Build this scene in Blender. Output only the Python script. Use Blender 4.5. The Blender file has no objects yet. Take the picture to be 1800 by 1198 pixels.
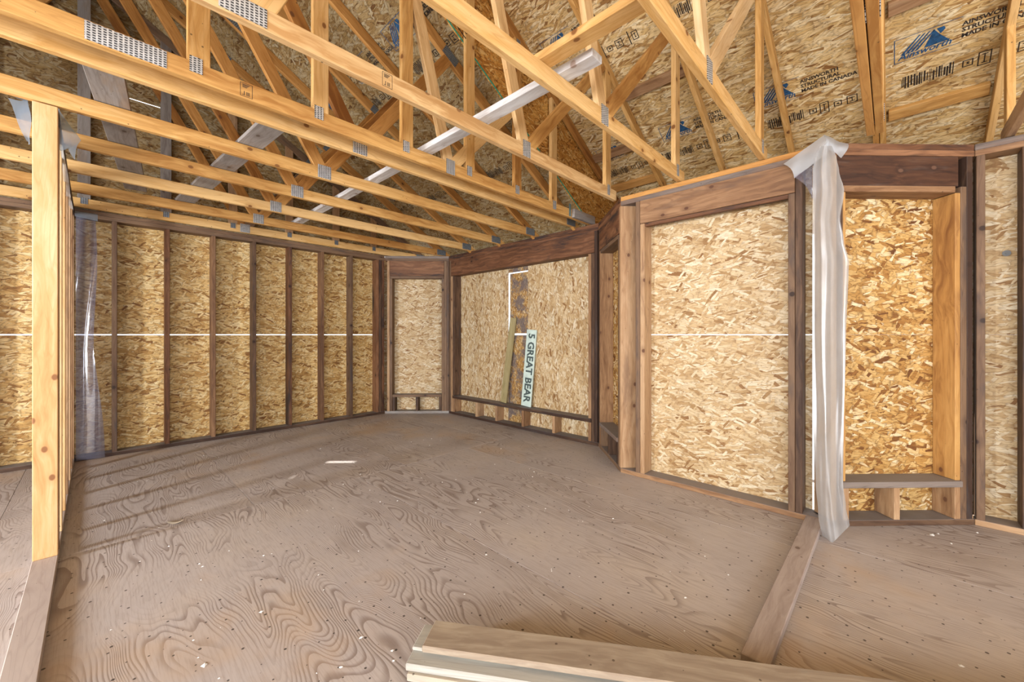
import bpy, bmesh, math, random
from mathutils import Matrix, Vector
random.seed(7)
S = bpy.context.scene
COL = S.collection

# ------------------------------------------------------------------ camera
# world: x runs with the roof trusses, y runs along the far bay wall, z up; metres
YAW = math.radians(43.66)
CAM_H = 1.22
cam = bpy.data.cameras.new('camera'); cam.sensor_width = 36; cam.lens = 14.0
cam.shift_y = -11 / 1800; cam.clip_start = 0.02
cam_o = bpy.data.objects.new('camera', cam); COL.objects.link(cam_o)
cam_o.location = (0, 0, CAM_H); cam_o.rotation_euler = (math.pi / 2, 0, YAW - math.pi / 2)
S.camera = cam_o
# ------------------------------------------------------------------ sky, lights, exposure
W = bpy.data.worlds.new('sky'); S.world = W; W.use_nodes = True
_bg = W.node_tree.nodes['Background']
_bg.inputs[0].default_value = (0.93, 0.97, 1.0, 1); _bg.inputs[1].default_value = 2.6
S.view_settings.view_transform = 'Standard'; S.view_settings.look = 'None'
S.view_settings.gamma = 1; S.view_settings.use_curve_mapping = False
S.view_settings.exposure = -0.58
S.cycles.use_denoising = True
S.cycles.max_bounces = 5; S.cycles.diffuse_bounces = 2; S.cycles.glossy_bounces = 2; S.cycles.transparent_max_bounces = 8
S.cycles.use_adaptive_sampling = True; S.cycles.adaptive_threshold = 0.04; S.cycles.time_limit = 1050
S.cycles.caustics_reflective = False; S.cycles.caustics_refractive = False

def area(name, loc, target, sx, sy, watts, col=(1, 1, 1)):
    l = bpy.data.lights.new(name, 'AREA'); l.shape = 'RECTANGLE'; l.size = sx; l.size_y = sy
    l.energy = watts; l.color = col
    o = bpy.data.objects.new(name, l); COL.objects.link(o); o.location = loc
    o.rotation_euler = (Vector(target) - Vector(loc)).to_track_quat('-Z', 'Y').to_euler()
    return o
# daylight at the three openings behind and beside the camera
area('daylight_rear_opening', (-0.4, -3.9, 1.35), (1.4, 3.0, 2.9), 4.6, 2.1, 360, (0.97, 0.98, 1.0))  # this and the side lamp are aimed up to brighten the roof
area('daylight_side_opening', (-3.9, -0.6, 1.35), (2.5, 1.8, 3.2), 5.0, 2.1, 520, (0.97, 0.98, 1.0))
area('daylight_small_window', (-3.9, 2.95, 1.35), (1.5, 3.6, 0.7), 0.42, 1.1, 340, (0.93, 0.97, 1.0))
sun = bpy.data.lights.new('sun', 'SUN'); sun.energy = 26; sun.angle = math.radians(0.8); sun.color = (1, 0.95, 0.86)
sun_o = bpy.data.objects.new('sun', sun); COL.objects.link(sun_o)
sun_o.rotation_euler = Vector((-0.707, -0.72, -0.86)).to_track_quat('-Z', 'Y').to_euler()

# ------------------------------------------------------------------ helpers
def cam_point(px, py, d):
    """world point seen at photo position (px, py) at depth d in front of the camera"""
    lat = (px - 900) / 700 * d; z = CAM_H + (588 - py) / 700 * d
    return Vector((d * math.cos(YAW) + lat * math.sin(YAW), d * math.sin(YAW) - lat * math.cos(YAW), z))

_mesh_cache = {}
def box_mesh(L, T, H, bev=0.003):
    key = (round(L, 3), round(T, 3), round(H, 3), bev)
    if key in _mesh_cache: return _mesh_cache[key]
    bm = bmesh.new(); bmesh.ops.create_cube(bm, size=1)
    bmesh.ops.scale(bm, vec=(L, T, H), verts=bm.verts)
    b = min(bev, 0.3 * min(L, T, H))
    if b > 0.0004: bmesh.ops.bevel(bm, geom=bm.edges[:], offset=b, segments=1, affect='EDGES')
    me = bpy.data.meshes.new('board'); bm.to_mesh(me); bm.free()
    _mesh_cache[key] = me
    return me

def link(name, me, mat, M, parent=None):
    if mat is not None and len(me.materials) == 0: me.materials.append(mat)
    o = bpy.data.objects.new(name, me); COL.objects.link(o)
    if mat is not None and me.materials[0] != mat:
        o.material_slots[0].link = 'OBJECT'; o.material_slots[0].material = mat
    if parent is not None:
        o.parent = parent
        M = parent_inv(parent) @ M
    o.matrix_basis = M
    return o

def world_of(o):
    m = o.matrix_basis.copy()
    if o.parent: m = world_of(o.parent) @ m
    return m
def parent_inv(o): return world_of(o).inverted()

def empty(name, loc):
    o = bpy.data.objects.new(name, None); COL.objects.link(o); o.empty_display_size = 0.1
    o.matrix_basis = Matrix.Translation(loc); return o

def tag(o, label, cat, group=None, kind=None):
    o['label'] = label; o['category'] = cat
    if group: o['group'] = group
    if kind: o['kind'] = kind
    return o

def basis(X, Y, Z, c):
    M = Matrix.Identity(4)
    for i in range(3):
        M[i][0] = X[i]; M[i][1] = Y[i]; M[i][2] = Z[i]; M[i][3] = c[i]
    return M

def beam(name, p0, p1, wid, thk, mat, parent=None, side=(0, 1, 0), bev=0.003):
    """board from p0 to p1; side = direction of its thickness, wid across"""
    p0 = Vector(p0); p1 = Vector(p1); X = (p1 - p0); L = X.length; X.normalize()
    Y = Vector(side); Y = (Y - X * Y.dot(X)).normalized(); Z = X.cross(Y)
    return link(name, box_mesh(L, thk, wid, bev), mat, basis(X, Y, Z, (p0 + p1) / 2), parent)

class Wall:
    def __init__(s, name, p0, p1, label, cat='wall'):
        s.o = Vector((p0[0], p0[1], 0)); e = Vector((p1[0], p1[1], 0)); s.a = (e - s.o); s.len = s.a.length; s.a.normalize()
        s.n = Vector((-s.a.y, s.a.x, 0))         # outwards
        s.root = empty(name, s.o); tag(s.root, label, cat, kind='structure')
    def at(s, along, depth, z): return s.o + s.a * along + s.n * depth + Vector((0, 0, z))
    def box(s, name, s0, s1, d0, d1, z0, z1, mat, parent=None, grain=None, bev=0.003):
        dims = [s1 - s0, d1 - d0, z1 - z0]; ax = [s.a, s.n, Vector((0, 0, 1))]
        c = s.at((s0 + s1) / 2, (d0 + d1) / 2, (z0 + z1) / 2)
        order = sorted(range(3), key=lambda i: -dims[i])
        li = grain if grain is not None else order[0]
        rest = [i for i in range(3) if i != li]
        ti = min(rest, key=lambda i: dims[i]); wi = [i for i in rest if i != ti][0]
        X = ax[li]; Y = ax[ti]; Z = X.cross(Y)
        return link(name, box_mesh(dims[li], dims[ti], dims[wi], bev), mat, basis(X, Y, Z, c), parent or s.root)

# ------------------------------------------------------------------ materials
def new_mat(name):
    m = bpy.data.materials.new(name); m.use_nodes = True
    nt = m.node_tree; nt.nodes.clear()
    out = nt.nodes.new('ShaderNodeOutputMaterial'); p = nt.nodes.new('ShaderNodeBsdfPrincipled')
    nt.links.new(p.outputs[0], out.inputs[0])
    return m, nt, p, out

class G:
    def __init__(s, nt): s.nt = nt
    def n(s, t, **kw):
        x = s.nt.nodes.new('ShaderNode' + t)
        for k, v in kw.items(): setattr(x, k, v)
        return x
    def put(s, sock, v):
        if v is None: return
        if hasattr(v, 'is_output') or isinstance(v, bpy.types.NodeSocket): s.nt.links.new(v, sock)
        else:
            if isinstance(v, (tuple, list)) and len(v) == 3 and sock.type == 'RGBA': v = (*v, 1)
            sock.default_value = v
    def math(s, op, a, b=None, c=None, clamp=False):
        x = s.n('Math', operation=op, use_clamp=clamp); s.put(x.inputs[0], a); s.put(x.inputs[1], b)
        if c is not None: s.put(x.inputs[2], c)
        return x.outputs[0]
    def vmath(s, op, a, b=None):
        x = s.n('VectorMath', operation=op); s.put(x.inputs[0], a)
        if b is not None: s.put(x.inputs[1], b)
        return x.outputs[0]
    def mix(s, f, a, b, blend='MIX'):
        x = s.n('MixRGB', blend_type=blend); s.put(x.inputs[0], f); s.put(x.inputs[1], a); s.put(x.inputs[2], b)
        return x.outputs[0]
    def noise(s, vec, scale, detail=3, rough=0.55, dims='3D', dist=0.0):
        x = s.n('TexNoise', noise_dimensions=dims); s.put(x.inputs['Vector'], vec)
        x.inputs['Scale'].default_value = scale; x.inputs['Detail'].default_value = detail
        x.inputs['Roughness'].default_value = rough; x.inputs['Distortion'].default_value = dist
        return x
    def ramp(s, f, stops, interp='LINEAR'):
        x = s.n('ValToRGB'); x.color_ramp.interpolation = interp; e = x.color_ramp.elements
        while len(e) < len(stops): e.new(0.5)
        for el, (p, c) in zip(e, stops):
            el.position = p; el.color = (*c, 1) if len(c) == 3 else c
        s.put(x.inputs[0], f); return x.outputs[0]
    def smooth(s, v, a, b):
        x = s.n('MapRange', interpolation_type='SMOOTHSTEP'); s.put(x.inputs[0], v)
        x.inputs[1].default_value = a; x.inputs[2].default_value = b
        return x.outputs[0]
    def coords(s, spread=40.0):
        tc = s.n('TexCoord'); oi = s.n('ObjectInfo')
        r = s.vmath('MULTIPLY', s.n_comb(oi.outputs['Random'], oi.outputs['Random'], oi.outputs['Random']), (spread, spread * 0.37, spread * 0.61))
        return tc.outputs['Object'], s.vmath('ADD', tc.outputs['Object'], r), oi.outputs['Random']
    def n_comb(s, a, b, c):
        x = s.n('CombineXYZ'); s.put(x.inputs[0], a); s.put(x.inputs[1], b); s.put(x.inputs[2], c); return x.outputs[0]
    def sep(s, v):
        x = s.n('SeparateXYZ'); s.put(x.inputs[0], v); return x.outputs
    def bump(s, h, strength, dist=0.003):
        x = s.n('Bump'); x.inputs['Strength'].default_value = strength; x.inputs['Distance'].default_value = dist
        s.put(x.inputs['Height'], h); return x.outputs[0]

def wood(name, light, mid, dark, knot=(0.1, 0.04, 0.02), rough=0.62, dust=None, stain=None, vary=0.25, knot_gate=0.8):
    m, nt, p, out = new_mat(name); g = G(nt)
    raw, v, rnd = g.coords()
    vs = g.vmath('MULTIPLY', v, (1.6, 34, 34))
    wob = g.noise(g.vmath('MULTIPLY', v, (2.2, 5, 5)), 1.0, 2)
    vs2 = g.vmath('ADD', vs, g.vmath('MULTIPLY', wob.outputs['Color'], (0, 5, 5)))
    grain = g.noise(vs2, 1.0, 5, 0.6).outputs['Fac']
    broad = g.noise(g.vmath('MULTIPLY', v, (0.9, 3, 3)), 1.0, 2).outputs['Fac']
    f = g.math('ADD', g.math('MULTIPLY', grain, 0.65), g.math('MULTIPLY', broad, 0.45))
    f = g.math('ADD', f, g.math('MULTIPLY', g.math('SUBTRACT', rnd, 0.5), vary))
    col = g.ramp(f, [(0.33, dark), (0.52, mid), (0.72, light)])
    # dark growth lines
    lines = g.math('ABSOLUTE', g.math('SINE', g.math('MULTIPLY', g.noise(g.vmath('MULTIPLY', v, (0.55, 9, 9)), 1.0, 2, 0.4).outputs['Fac'], 60)))
    lm = g.math('MULTIPLY', g.math('SUBTRACT', 1.0, g.smooth(lines, 0.0, 0.35)), 0.32)
    col = g.mix(lm, col, dark)
    # knots
    kx = g.sep(v); vk = g.n('TexVoronoi', voronoi_dimensions='2D'); g.put(vk.inputs['Vector'], g.n_comb(g.math('MULTIPLY', kx[0], 5.2), g.math('MULTIPLY', g.math('ADD', kx[2], g.math('MULTIPLY', kx[1], 0.7)), 7.5), 0.0)); vk.inputs['Scale'].default_value = 1
    ksep = g.n('SeparateColor'); g.put(ksep.inputs[0], vk.outputs['Color'])
    km = g.math('MULTIPLY', g.math('SUBTRACT', 1.0, g.smooth(vk.outputs['Distance'], 0.06, 0.11)), g.math('GREATER_THAN', ksep.outputs[0], knot_gate))
    col = g.mix(km, col, knot)
    halo = g.math('MULTIPLY', g.math('SUBTRACT', 1.0, g.smooth(vk.outputs['Distance'], 0.1, 0.32)), g.math('MULTIPLY', g.math('GREATER_THAN', ksep.outputs[0], knot_gate), 0.35))
    col = g.mix(halo, col, dark)
    # nail holes and flecks
    fl = g.n('TexVoronoi'); g.put(fl.inputs['Vector'], v); fl.inputs['Scale'].default_value = 26
    fsep = g.n('SeparateColor'); g.put(fsep.inputs[0], fl.outputs['Color'])
    fm = g.math('MULTIPLY', g.math('LESS_THAN', fl.outputs['Distance'], g.math('MULTIPLY', fsep.outputs[1], 0.13)), g.math('MULTIPLY', g.math('GREATER_THAN', fsep.outputs[0], 0.72), 0.7))
    col = g.mix(fm, col, (0.05, 0.03, 0.02))
    if stain:
        sn = g.noise(g.vmath('MULTIPLY', v, (1.3, 6, 6)), 1.0, 4, 0.7).outputs['Fac']
        col = g.mix(g.math('MULTIPLY', g.smooth(sn, 0.52, 0.68), stain[1]), col, stain[0])
    if dust:
        geo = g.n('NewGeometry'); nz = g.sep(geo.outputs['Normal'])[2]
        dn = g.noise(v, 9, 4).outputs['Fac']
        dm = g.math('MULTIPLY', g.smooth(nz, 0.55, 0.9), g.math('ADD', 0.55, g.math('MULTIPLY', dn, 0.6)), clamp=True)
        col = g.mix(dm, col, dust)
    g.put(p.inputs['Base Color'], col); p.inputs['Roughness'].default_value = rough
    p.inputs['Specular IOR Level'].default_value = 0.3
    return m

def osb(name, tones, base, crack, seed=0.0, contrast=1.0, L=0.185, Wd=0.036, aniso=0.85, turn=0.0, stain=None, rough=0.62):
    m, nt, p, out = new_mat(name); g = G(nt)
    raw, v, rnd = g.coords(23.0)
    sx = g.sep(v)
    flat = g.n_comb(sx[0], sx[2], seed)
    if turn:
        r0 = g.n('VectorRotate', rotation_type='Z_AXIS'); g.put(r0.inputs['Vector'], flat); r0.inputs['Angle'].default_value = turn
        flat = r0.outputs[0]
    warp = g.vmath('MULTIPLY', g.vmath('SUBTRACT', g.noise(flat, 9, 2, dims='2D').outputs['Color'], (0.5, 0.5, 0.5)), (0.022, 0.022, 0))
    flat_w = g.vmath('ADD', flat, warp)
    b = g.noise(g.vmath('MULTIPLY', flat_w, (9, 42, 1)), 1.0, 4, 0.65, '2D').outputs['Fac']
    col = g.ramp(b, [(0.3, crack), (0.46, base), (0.7, tones[-2])])
    layers = [(0.1, 1.0, 1.0, 0.0), (-0.5, 0.8, 0.9, 0.3), (0.8, 0.7, 0.8, 0.5), (0.22, 0.95, 1.2, 0.4),
              (-0.16, 0.8, 0.7, 0.45), (-1.1, 0.5, 0.6, 0.66), (0.45, 0.55, 0.6, 0.62), (-0.3, 0.5, 0.3, 0.82)]
    n = len(tones)
    for k, (ang, lf, wf, gate) in enumerate(layers):
        r = g.n('VectorRotate', rotation_type='Z_AXIS'); g.put(r.inputs['Vector'], flat_w); r.inputs['Angle'].default_value = ang * aniso
        r.inputs['Center'].default_value = (k * 1.7, k * 0.9, 0)
        sc = g.vmath('MULTIPLY', r.outputs[0], (1 / (L * lf), 1 / (Wd * wf), 1))
        vo = g.n('TexVoronoi', voronoi_dimensions='2D', distance='CHEBYCHEV'); g.put(vo.inputs['Vector'], sc); vo.inputs['Scale'].default_value = 1
        cs = g.n('SeparateColor'); g.put(cs.inputs[0], vo.outputs['Color'])
        tone = g.ramp(cs.outputs[0], [((0.0, 0.10, 0.28, 0.50, 0.75, 1.0)[i], t) for i, t in enumerate(tones)])
        on = g.math('GREATER_THAN', cs.outputs[1], gate)
        mask = g.math('MULTIPLY', g.math('LESS_THAN', vo.outputs['Distance'], 0.44), on)
        edge = g.math('MULTIPLY', g.smooth(vo.outputs['Distance'], 0.30, 0.45), 0.55 * contrast)
        tone = g.mix(edge, tone, crack)
        col = g.mix(mask, col, tone)
    streak = g.noise(g.vmath('MULTIPLY', flat_w, (26, 150, 1)), 1.0, 3, 0.6, '2D').outputs['Fac']
    col = g.mix(0.5 * contrast, col, g.ramp(streak, [(0.34, (0.42, 0.33, 0.24)), (0.52, (1.0, 1.0, 1.0))]), 'MULTIPLY')
    blot = g.noise(flat, 2.1, 3, 0.55, '2D').outputs['Fac']
    col = g.mix(0.35, col, g.ramp(blot, [(0.35, (0.72, 0.68, 0.62)), (0.62, (1, 1, 1))]), 'MULTIPLY')
    if stain:
        sn = g.noise(g.vmath('MULTIPLY', flat, (1.0, 1.0, 1)), 5, 5, 0.7, '2D').outputs['Fac']
        col = g.mix(g.math('MULTIPLY', g.smooth(sn, 0.42, 0.58), stain[1]), col, stain[0])
    g.put(p.inputs['Base Color'], col); p.inputs['Roughness'].default_value = rough
    p.inputs['Specular IOR Level'].default_value = 0.35
    return m

def plain(name, col, rough=0.6, metal=0.0, var=0.15, scale=18):
    m, nt, p, out = new_mat(name); g = G(nt)
    raw, v, rnd = g.coords()
    f = g.noise(v, scale, 4).outputs['Fac']
    lo = tuple(c * (1 - var) for c in col); hi = tuple(min(1, c * (1 + var)) for c in col)
    g.put(p.inputs['Base Color'], g.ramp(f, [(0.3, lo), (0.7, hi)]))
    p.inputs['Roughness'].default_value = rough; p.inputs['Metallic'].default_value = metal
    return m

M = {}
M['pine'] = wood('pine_new', (0.78, 0.50, 0.215), (0.63, 0.35, 0.112), (0.40, 0.18, 0.045), knot=(0.14, 0.05, 0.02), vary=0.35, knot_gate=0.78)
M['pine_pale'] = wood('pine_pale', (0.84, 0.62, 0.36), (0.74, 0.49, 0.235), (0.50, 0.27, 0.10), knot=(0.17, 0.065, 0.03))
M['post'] = wood('knotty_post', (0.84, 0.58, 0.33), (0.72, 0.43, 0.19), (0.55, 0.27, 0.095), knot=(0.17, 0.06, 0.03), knot_gate=0.45)
M['pine_orange'] = wood('pine_orange', (0.60, 0.31, 0.095), (0.45, 0.205, 0.052), (0.25, 0.095, 0.022))
M['old'] = wood('old_stud', (0.21, 0.125, 0.072), (0.13, 0.072, 0.042), (0.05, 0.026, 0.017), knot=(0.03, 0.015, 0.01), dust=(0.24, 0.22, 0.22), stain=((0.06, 0.05, 0.05), 0.6), vary=0.45)
M['old_red'] = wood('old_header', (0.30, 0.145, 0.072), (0.16, 0.068, 0.032), (0.05, 0.022, 0.013), knot=(0.03, 0.015, 0.01), dust=(0.24, 0.22, 0.22), stain=((0.028, 0.022, 0.022), 0.9), vary=0.2)
M['old_dark'] = wood('old_header_dark', (0.15, 0.07, 0.036), (0.085, 0.036, 0.019), (0.03, 0.014, 0.010), knot=(0.2, 0.1, 0.06), dust=(0.24, 0.22, 0.22), stain=((0.12, 0.095, 0.085), 0.6), vary=0.1)
M['old_light'] = wood('old_stud_light', (0.50, 0.32, 0.18), (0.37, 0.21, 0.105), (0.19, 0.092, 0.043), knot=(0.12, 0.05, 0.03), dust=(0.26, 0.24, 0.24), stain=((0.19, 0.105, 0.06), 0.65), vary=0.3, knot_gate=0.82)
M['old_mid'] = wood('old_stud_mid', (0.37, 0.21, 0.11), (0.235, 0.122, 0.06), (0.10, 0.046, 0.025), dust=(0.26, 0.24, 0.24), stain=((0.12, 0.075, 0.055), 0.6), vary=0.3)
M['jamb'] = wood('jamb_fir', (0.62, 0.35, 0.12), (0.48, 0.245, 0.075), (0.23, 0.095, 0.03), knot=(0.12, 0.05, 0.03), vary=0.1)
M['grey'] = wood('weathered_grey', (0.36, 0.33, 0.31), (0.27, 0.24, 0.22), (0.15, 0.12, 0.105), knot=(0.1, 0.07, 0.05), rough=0.75, stain=((0.30, 0.19, 0.11), 0.5))
M['grey_dusty'] = wood('dusty_grey_stud', (0.25, 0.20, 0.17), (0.185, 0.145, 0.125), (0.09, 0.065, 0.055), knot=(0.05, 0.03, 0.02), rough=0.75, dust=(0.27, 0.25, 0.25), stain=((0.22, 0.13, 0.085), 0.6))
M['plank'] = wood('weathered_plank', (0.50, 0.43, 0.34), (0.43, 0.35, 0.26), (0.29, 0.22, 0.16), knot=(0.15, 0.09, 0.05), rough=0.75, stain=((0.36, 0.34, 0.30), 0.8))
M['plank_grey'] = wood('weathered_plank_grey', (0.47, 0.45, 0.40), (0.37, 0.35, 0.31), (0.22, 0.195, 0.17), knot=(0.15, 0.09, 0.05), rough=0.8, stain=((0.45, 0.34, 0.26), 0.5))
M['white_board'] = wood('whitewashed_board', (0.86, 0.86, 0.86), (0.74, 0.74, 0.75), (0.5, 0.46, 0.44), knot=(0.25, 0.13, 0.08), rough=0.6, stain=((0.42, 0.33, 0.27), 0.5))
M['floor_plate'] = wood('dusty_plate', (0.50, 0.42, 0.38), (0.44, 0.36, 0.325), (0.32, 0.25, 0.215), knot=(0.13, 0.08, 0.06), rough=0.8, stain=((0.33, 0.27, 0.25), 0.5))
M['olive'] = wood('olive_board', (0.50, 0.43, 0.24), (0.42, 0.35, 0.18), (0.30, 0.24, 0.11), rough=0.7)
gold = [(0.24, 0.10, 0.026), (0.46, 0.245, 0.07), (0.63, 0.385, 0.13), (0.72, 0.475, 0.19), (0.80, 0.58, 0.27), (0.86, 0.68, 0.38)]
cream = [(0.30, 0.14, 0.045), (0.50, 0.31, 0.13), (0.64, 0.44, 0.22), (0.72, 0.53, 0.29), (0.79, 0.62, 0.38), (0.90, 0.78, 0.56)]
brown = [(0.15, 0.055, 0.015), (0.34, 0.15, 0.035), (0.50, 0.27, 0.075), (0.60, 0.36, 0.12), (0.68, 0.45, 0.18), (0.86, 0.70, 0.45)]
roofc = [(0.28, 0.13, 0.04), (0.52, 0.31, 0.11), (0.68, 0.45, 0.18), (0.77, 0.55, 0.26), (0.84, 0.64, 0.35), (0.90, 0.76, 0.50)]
cream = [tuple(c * f for c, f in zip(t, (0.88, 0.88, 0.9))) for t in cream]
M['osb_gold'] = osb('osb_gold', gold, (0.47, 0.26, 0.075), (0.13, 0.055, 0.015))
M['osb_cream'] = osb('osb_cream', cream, (0.62, 0.42, 0.21), (0.25, 0.13, 0.05), contrast=0.85)
M['osb_cream_up'] = osb('osb_cream_upright', cream, (0.62, 0.42, 0.21), (0.25, 0.13, 0.05), contrast=0.95, L=0.17, Wd=0.038)
M['osb_brown'] = osb('osb_brown', brown, (0.42, 0.21, 0.05), (0.11, 0.04, 0.01), contrast=1.1, L=0.15, Wd=0.042)
M['osb_roof'] = osb('osb_roof', roofc, (0.50, 0.29, 0.095), (0.15, 0.065, 0.022), L=0.26, Wd=0.036, aniso=0.55)
shadec = [tuple(c * 0.52 for c in t) for t in roofc]  # roof tones darkened to paint in the dim attic over the bay
M['osb_roof_shade'] = osb('osb_roof_shaded', shadec, (0.32, 0.175, 0.055), (0.08, 0.035, 0.012), L=0.2, Wd=0.04)
M['osb_stained'] = osb('osb_stained', brown, (0.30, 0.17, 0.08), (0.07, 0.035, 0.02), stain=((0.13, 0.115, 0.13), 0.8), L=0.08, Wd=0.02)
orange = [(0.24, 0.085, 0.015), (0.45, 0.18, 0.03), (0.60, 0.27, 0.05), (0.68, 0.33, 0.07), (0.76, 0.42, 0.11), (0.84, 0.56, 0.22)]
M['osb_orange'] = osb('osb_orange', orange, (0.5, 0.21, 0.035), (0.12, 0.04, 0.01), L=0.16, Wd=0.034, contrast=1.1)
M['felt'] = plain('roofing_felt', (0.02, 0.02, 0.02), 0.9)
M['subfloor'] = plain('subfloor_dark', (0.05, 0.035, 0.03), 0.9)
M['ink_blue'] = plain('ink_blue', (0.018, 0.085, 0.20), 0.6, var=0.5, scale=60)
M['ink_black'] = plain('ink_black', (0.03, 0.022, 0.018), 0.6, var=0.5, scale=60)
M['green'] = plain('green_edge_paint', (0.03, 0.30, 0.19), 0.55)
M['sign_paint'] = plain('sign_paint', (0.60, 0.72, 0.66), 0.5, var=0.12)
M['sign_ink'] = plain('sign_ink', (0.07, 0.10, 0.10), 0.5)
M['white_chip'] = plain('white_chip', (0.85, 0.85, 0.84), 0.6)
M['tie_metal'] = plain('tie_metal', (0.20, 0.36, 0.42), 0.4, 0.7)
M['plug'] = plain('grey_plug', (0.13, 0.13, 0.13), 0.5)

def plate_mat(name, c0, c1):
    m, nt, p, out = new_mat(name); g = G(nt)
    tc = g.n('TexCoord'); s3 = g.sep(tc.outputs['Object'])
    a = g.math('FRACT', g.math('MULTIPLY', s3[0], 62.0)); row = g.math('FLOOR', g.math('MULTIPLY', s3[0], 62.0))
    b = g.math('FRACT', g.math('ADD', g.math('MULTIPLY', s3[2], 95.0), g.math('MULTIPLY', row, 0.5)))
    slot = g.math('MULTIPLY', g.math('GREATER_THAN', a, 0.38), g.math('GREATER_THAN', b, 0.45))
    nz = g.noise(tc.outputs['Object'], 40, 3).outputs['Fac']
    col = g.mix(slot, g.ramp(nz, [(0.3, c0), (0.7, c1)]), (0.06, 0.065, 0.075))
    g.put(p.inputs['Base Color'], col); p.inputs['Metallic'].default_value = 0.55; p.inputs['Roughness'].default_value = 0.45
    g.put(p.inputs['Normal'], g.bump(g.math('SUBTRACT', 1.0, slot), 0.8, 0.002))
    return m
M['galv'] = plate_mat('galvanised_plate', (0.52, 0.55, 0.58), (0.78, 0.80, 0.82))
M['galv_dark'] = plate_mat('galvanised_plate_dull', (0.22, 0.26, 0.31), (0.36, 0.41, 0.46))

def plywood():
    m, nt, p, out = new_mat('plywood_floor'); g = G(nt)
    raw, v, rnd = g.coords(31.0)
    s3 = g.sep(v); flat = g.n_comb(s3[0], s3[2], 0.0)
    warp = g.noise(g.vmath('MULTIPLY', flat, (1.2, 2.4, 1)), 1.0, 2, 0.5, '2D').outputs['Color']
    q = g.vmath('ADD', g.vmath('MULTIPLY', flat, (0.30, 2.6, 1)), g.vmath('MULTIPLY', warp, (0.22, 0.62, 0)))
    nf = g.noise(q, 1.0, 2.2, 0.45, '2D').outputs['Fac']
    fr = g.math('FRACT', g.math('MULTIPLY', nf, 58.0))
    line = g.smooth(fr, 0.45, 0.95)
    amt = g.noise(flat, 1.3, 3, 0.5, '2D').outputs['Fac']
    line = g.math('MULTIPLY', line, g.math('ADD', 0.10, g.math('MULTIPLY', g.smooth(amt, 0.36, 0.58), 0.66)))
    fine = g.noise(g.vmath('MULTIPLY', flat, (7, 130, 1)), 1.0, 3, 0.65, '2D').outputs['Fac']
    patch = g.noise(flat, 1.1, 4, 0.6, '2D').outputs['Fac']
    base = g.ramp(patch, [(0.3, (0.47, 0.42, 0.41)), (0.5, (0.515, 0.46, 0.445)), (0.72, (0.56, 0.49, 0.445))])
    col = g.mix(g.math('MULTIPLY', g.smooth(fine, 0.45, 0.7), 0.42), base, (0.32, 0.255, 0.23))
    col = g.mix(line, col, (0.22, 0.165, 0.145))
    # worn tan patches, grey dust, dark specks
    warm = g.noise(flat, 0.75, 4, 0.65, '2D').outputs['Fac']
    col = g.mix(g.math('MULTIPLY', g.smooth(warm, 0.56, 0.74), 0.5), col, (0.56, 0.39, 0.25))
    dust = g.noise(g.vmath('MULTIPLY', flat, (1, 1.3, 1)), 3.2, 5, 0.65, '2D').outputs['Fac']
    col = g.mix(g.math('MULTIPLY', g.smooth(dust, 0.5, 0.75), 0.3), col, (0.56, 0.50, 0.48))
    vo = g.n('TexVoronoi', voronoi_dimensions='2D'); g.put(vo.inputs['Vector'], flat); vo.inputs['Scale'].default_value = 17
    cs = g.n('SeparateColor'); g.put(cs.inputs[0], vo.outputs['Color'])
    spk = g.math('MULTIPLY', g.math('LESS_THAN', vo.outputs['Distance'], g.math('MULTIPLY', cs.outputs[1], 0.10)), g.math('GREATER_THAN', cs.outputs[0], 0.45))
    col = g.mix(g.math('MULTIPLY', spk, 0.85), col, (0.035, 0.025, 0.022))
    g.put(p.inputs['Base Color'], col); p.inputs['Roughness'].default_value = 0.55
    p.inputs['Specular IOR Level'].default_value = 0.4
    g.put(p.inputs['Normal'], g.bump(g.math('SUBTRACT', 1.0, line), 0.25, 0.002))
    return m
M['plywood'] = plywood()

def film(name, clear, tint, rough=0.22, trans=(0.92, 0.96, 1.0)):
    m, nt, p, out = new_mat(name); g = G(nt); nt.nodes.remove(p)
    raw, v, rnd = g.coords()
    tr = g.n('BsdfTransparent'); tr.inputs[0].default_value = (*trans, 1)
    df = g.n('BsdfDiffuse'); df.inputs[0].default_value = (*tint, 1)
    tl = g.n('BsdfTranslucent'); tl.inputs[0].default_value = (*tint, 1)
    gl = g.n('BsdfGlossy'); gl.inputs['Roughness'].default_value = rough; gl.inputs[0].default_value = (0.95, 0.97, 1, 1)
    nrm = g.bump(g.noise(g.vmath('MULTIPLY', v, (9, 9, 2.0)), 1.0, 3).outputs['Fac'], 0.5, 0.01)
    for x in (df, tl, gl): g.put(x.inputs['Normal'], nrm)
    def ms(f, a, b):
        x = g.n('MixShader'); g.put(x.inputs[0], f); nt.links.new(a, x.inputs[1]); nt.links.new(b, x.inputs[2]); return x.outputs[0]
    milky = ms(0.5, df.outputs[0], tl.outputs[0])
    body = ms(0.22, milky, gl.outputs[0])
    f = g.math('ADD', clear, g.math('MULTIPLY', g.math('SUBTRACT', g.noise(v, 6, 3).outputs['Fac'], 0.5), 0.3), clamp=True)
    nt.links.new(ms(f, body, tr.outputs[0]), out.inputs[0])
    return m
M['film'] = film('poly_film', 0.36, (0.76, 0.78, 0.80), 0.3)
M['film_fold'] = film('poly_film_folded', 0.16, (0.44, 0.44, 0.44), 0.65)
M['film_clear'] = film('poly_film_clear', 0.55, (0.30, 0.31, 0.42), 0.1, (0.72, 0.72, 0.85))
M['film_blue'] = film('poly_film_bluish', 0.42, (0.42, 0.54, 0.68), 0.15)

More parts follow.
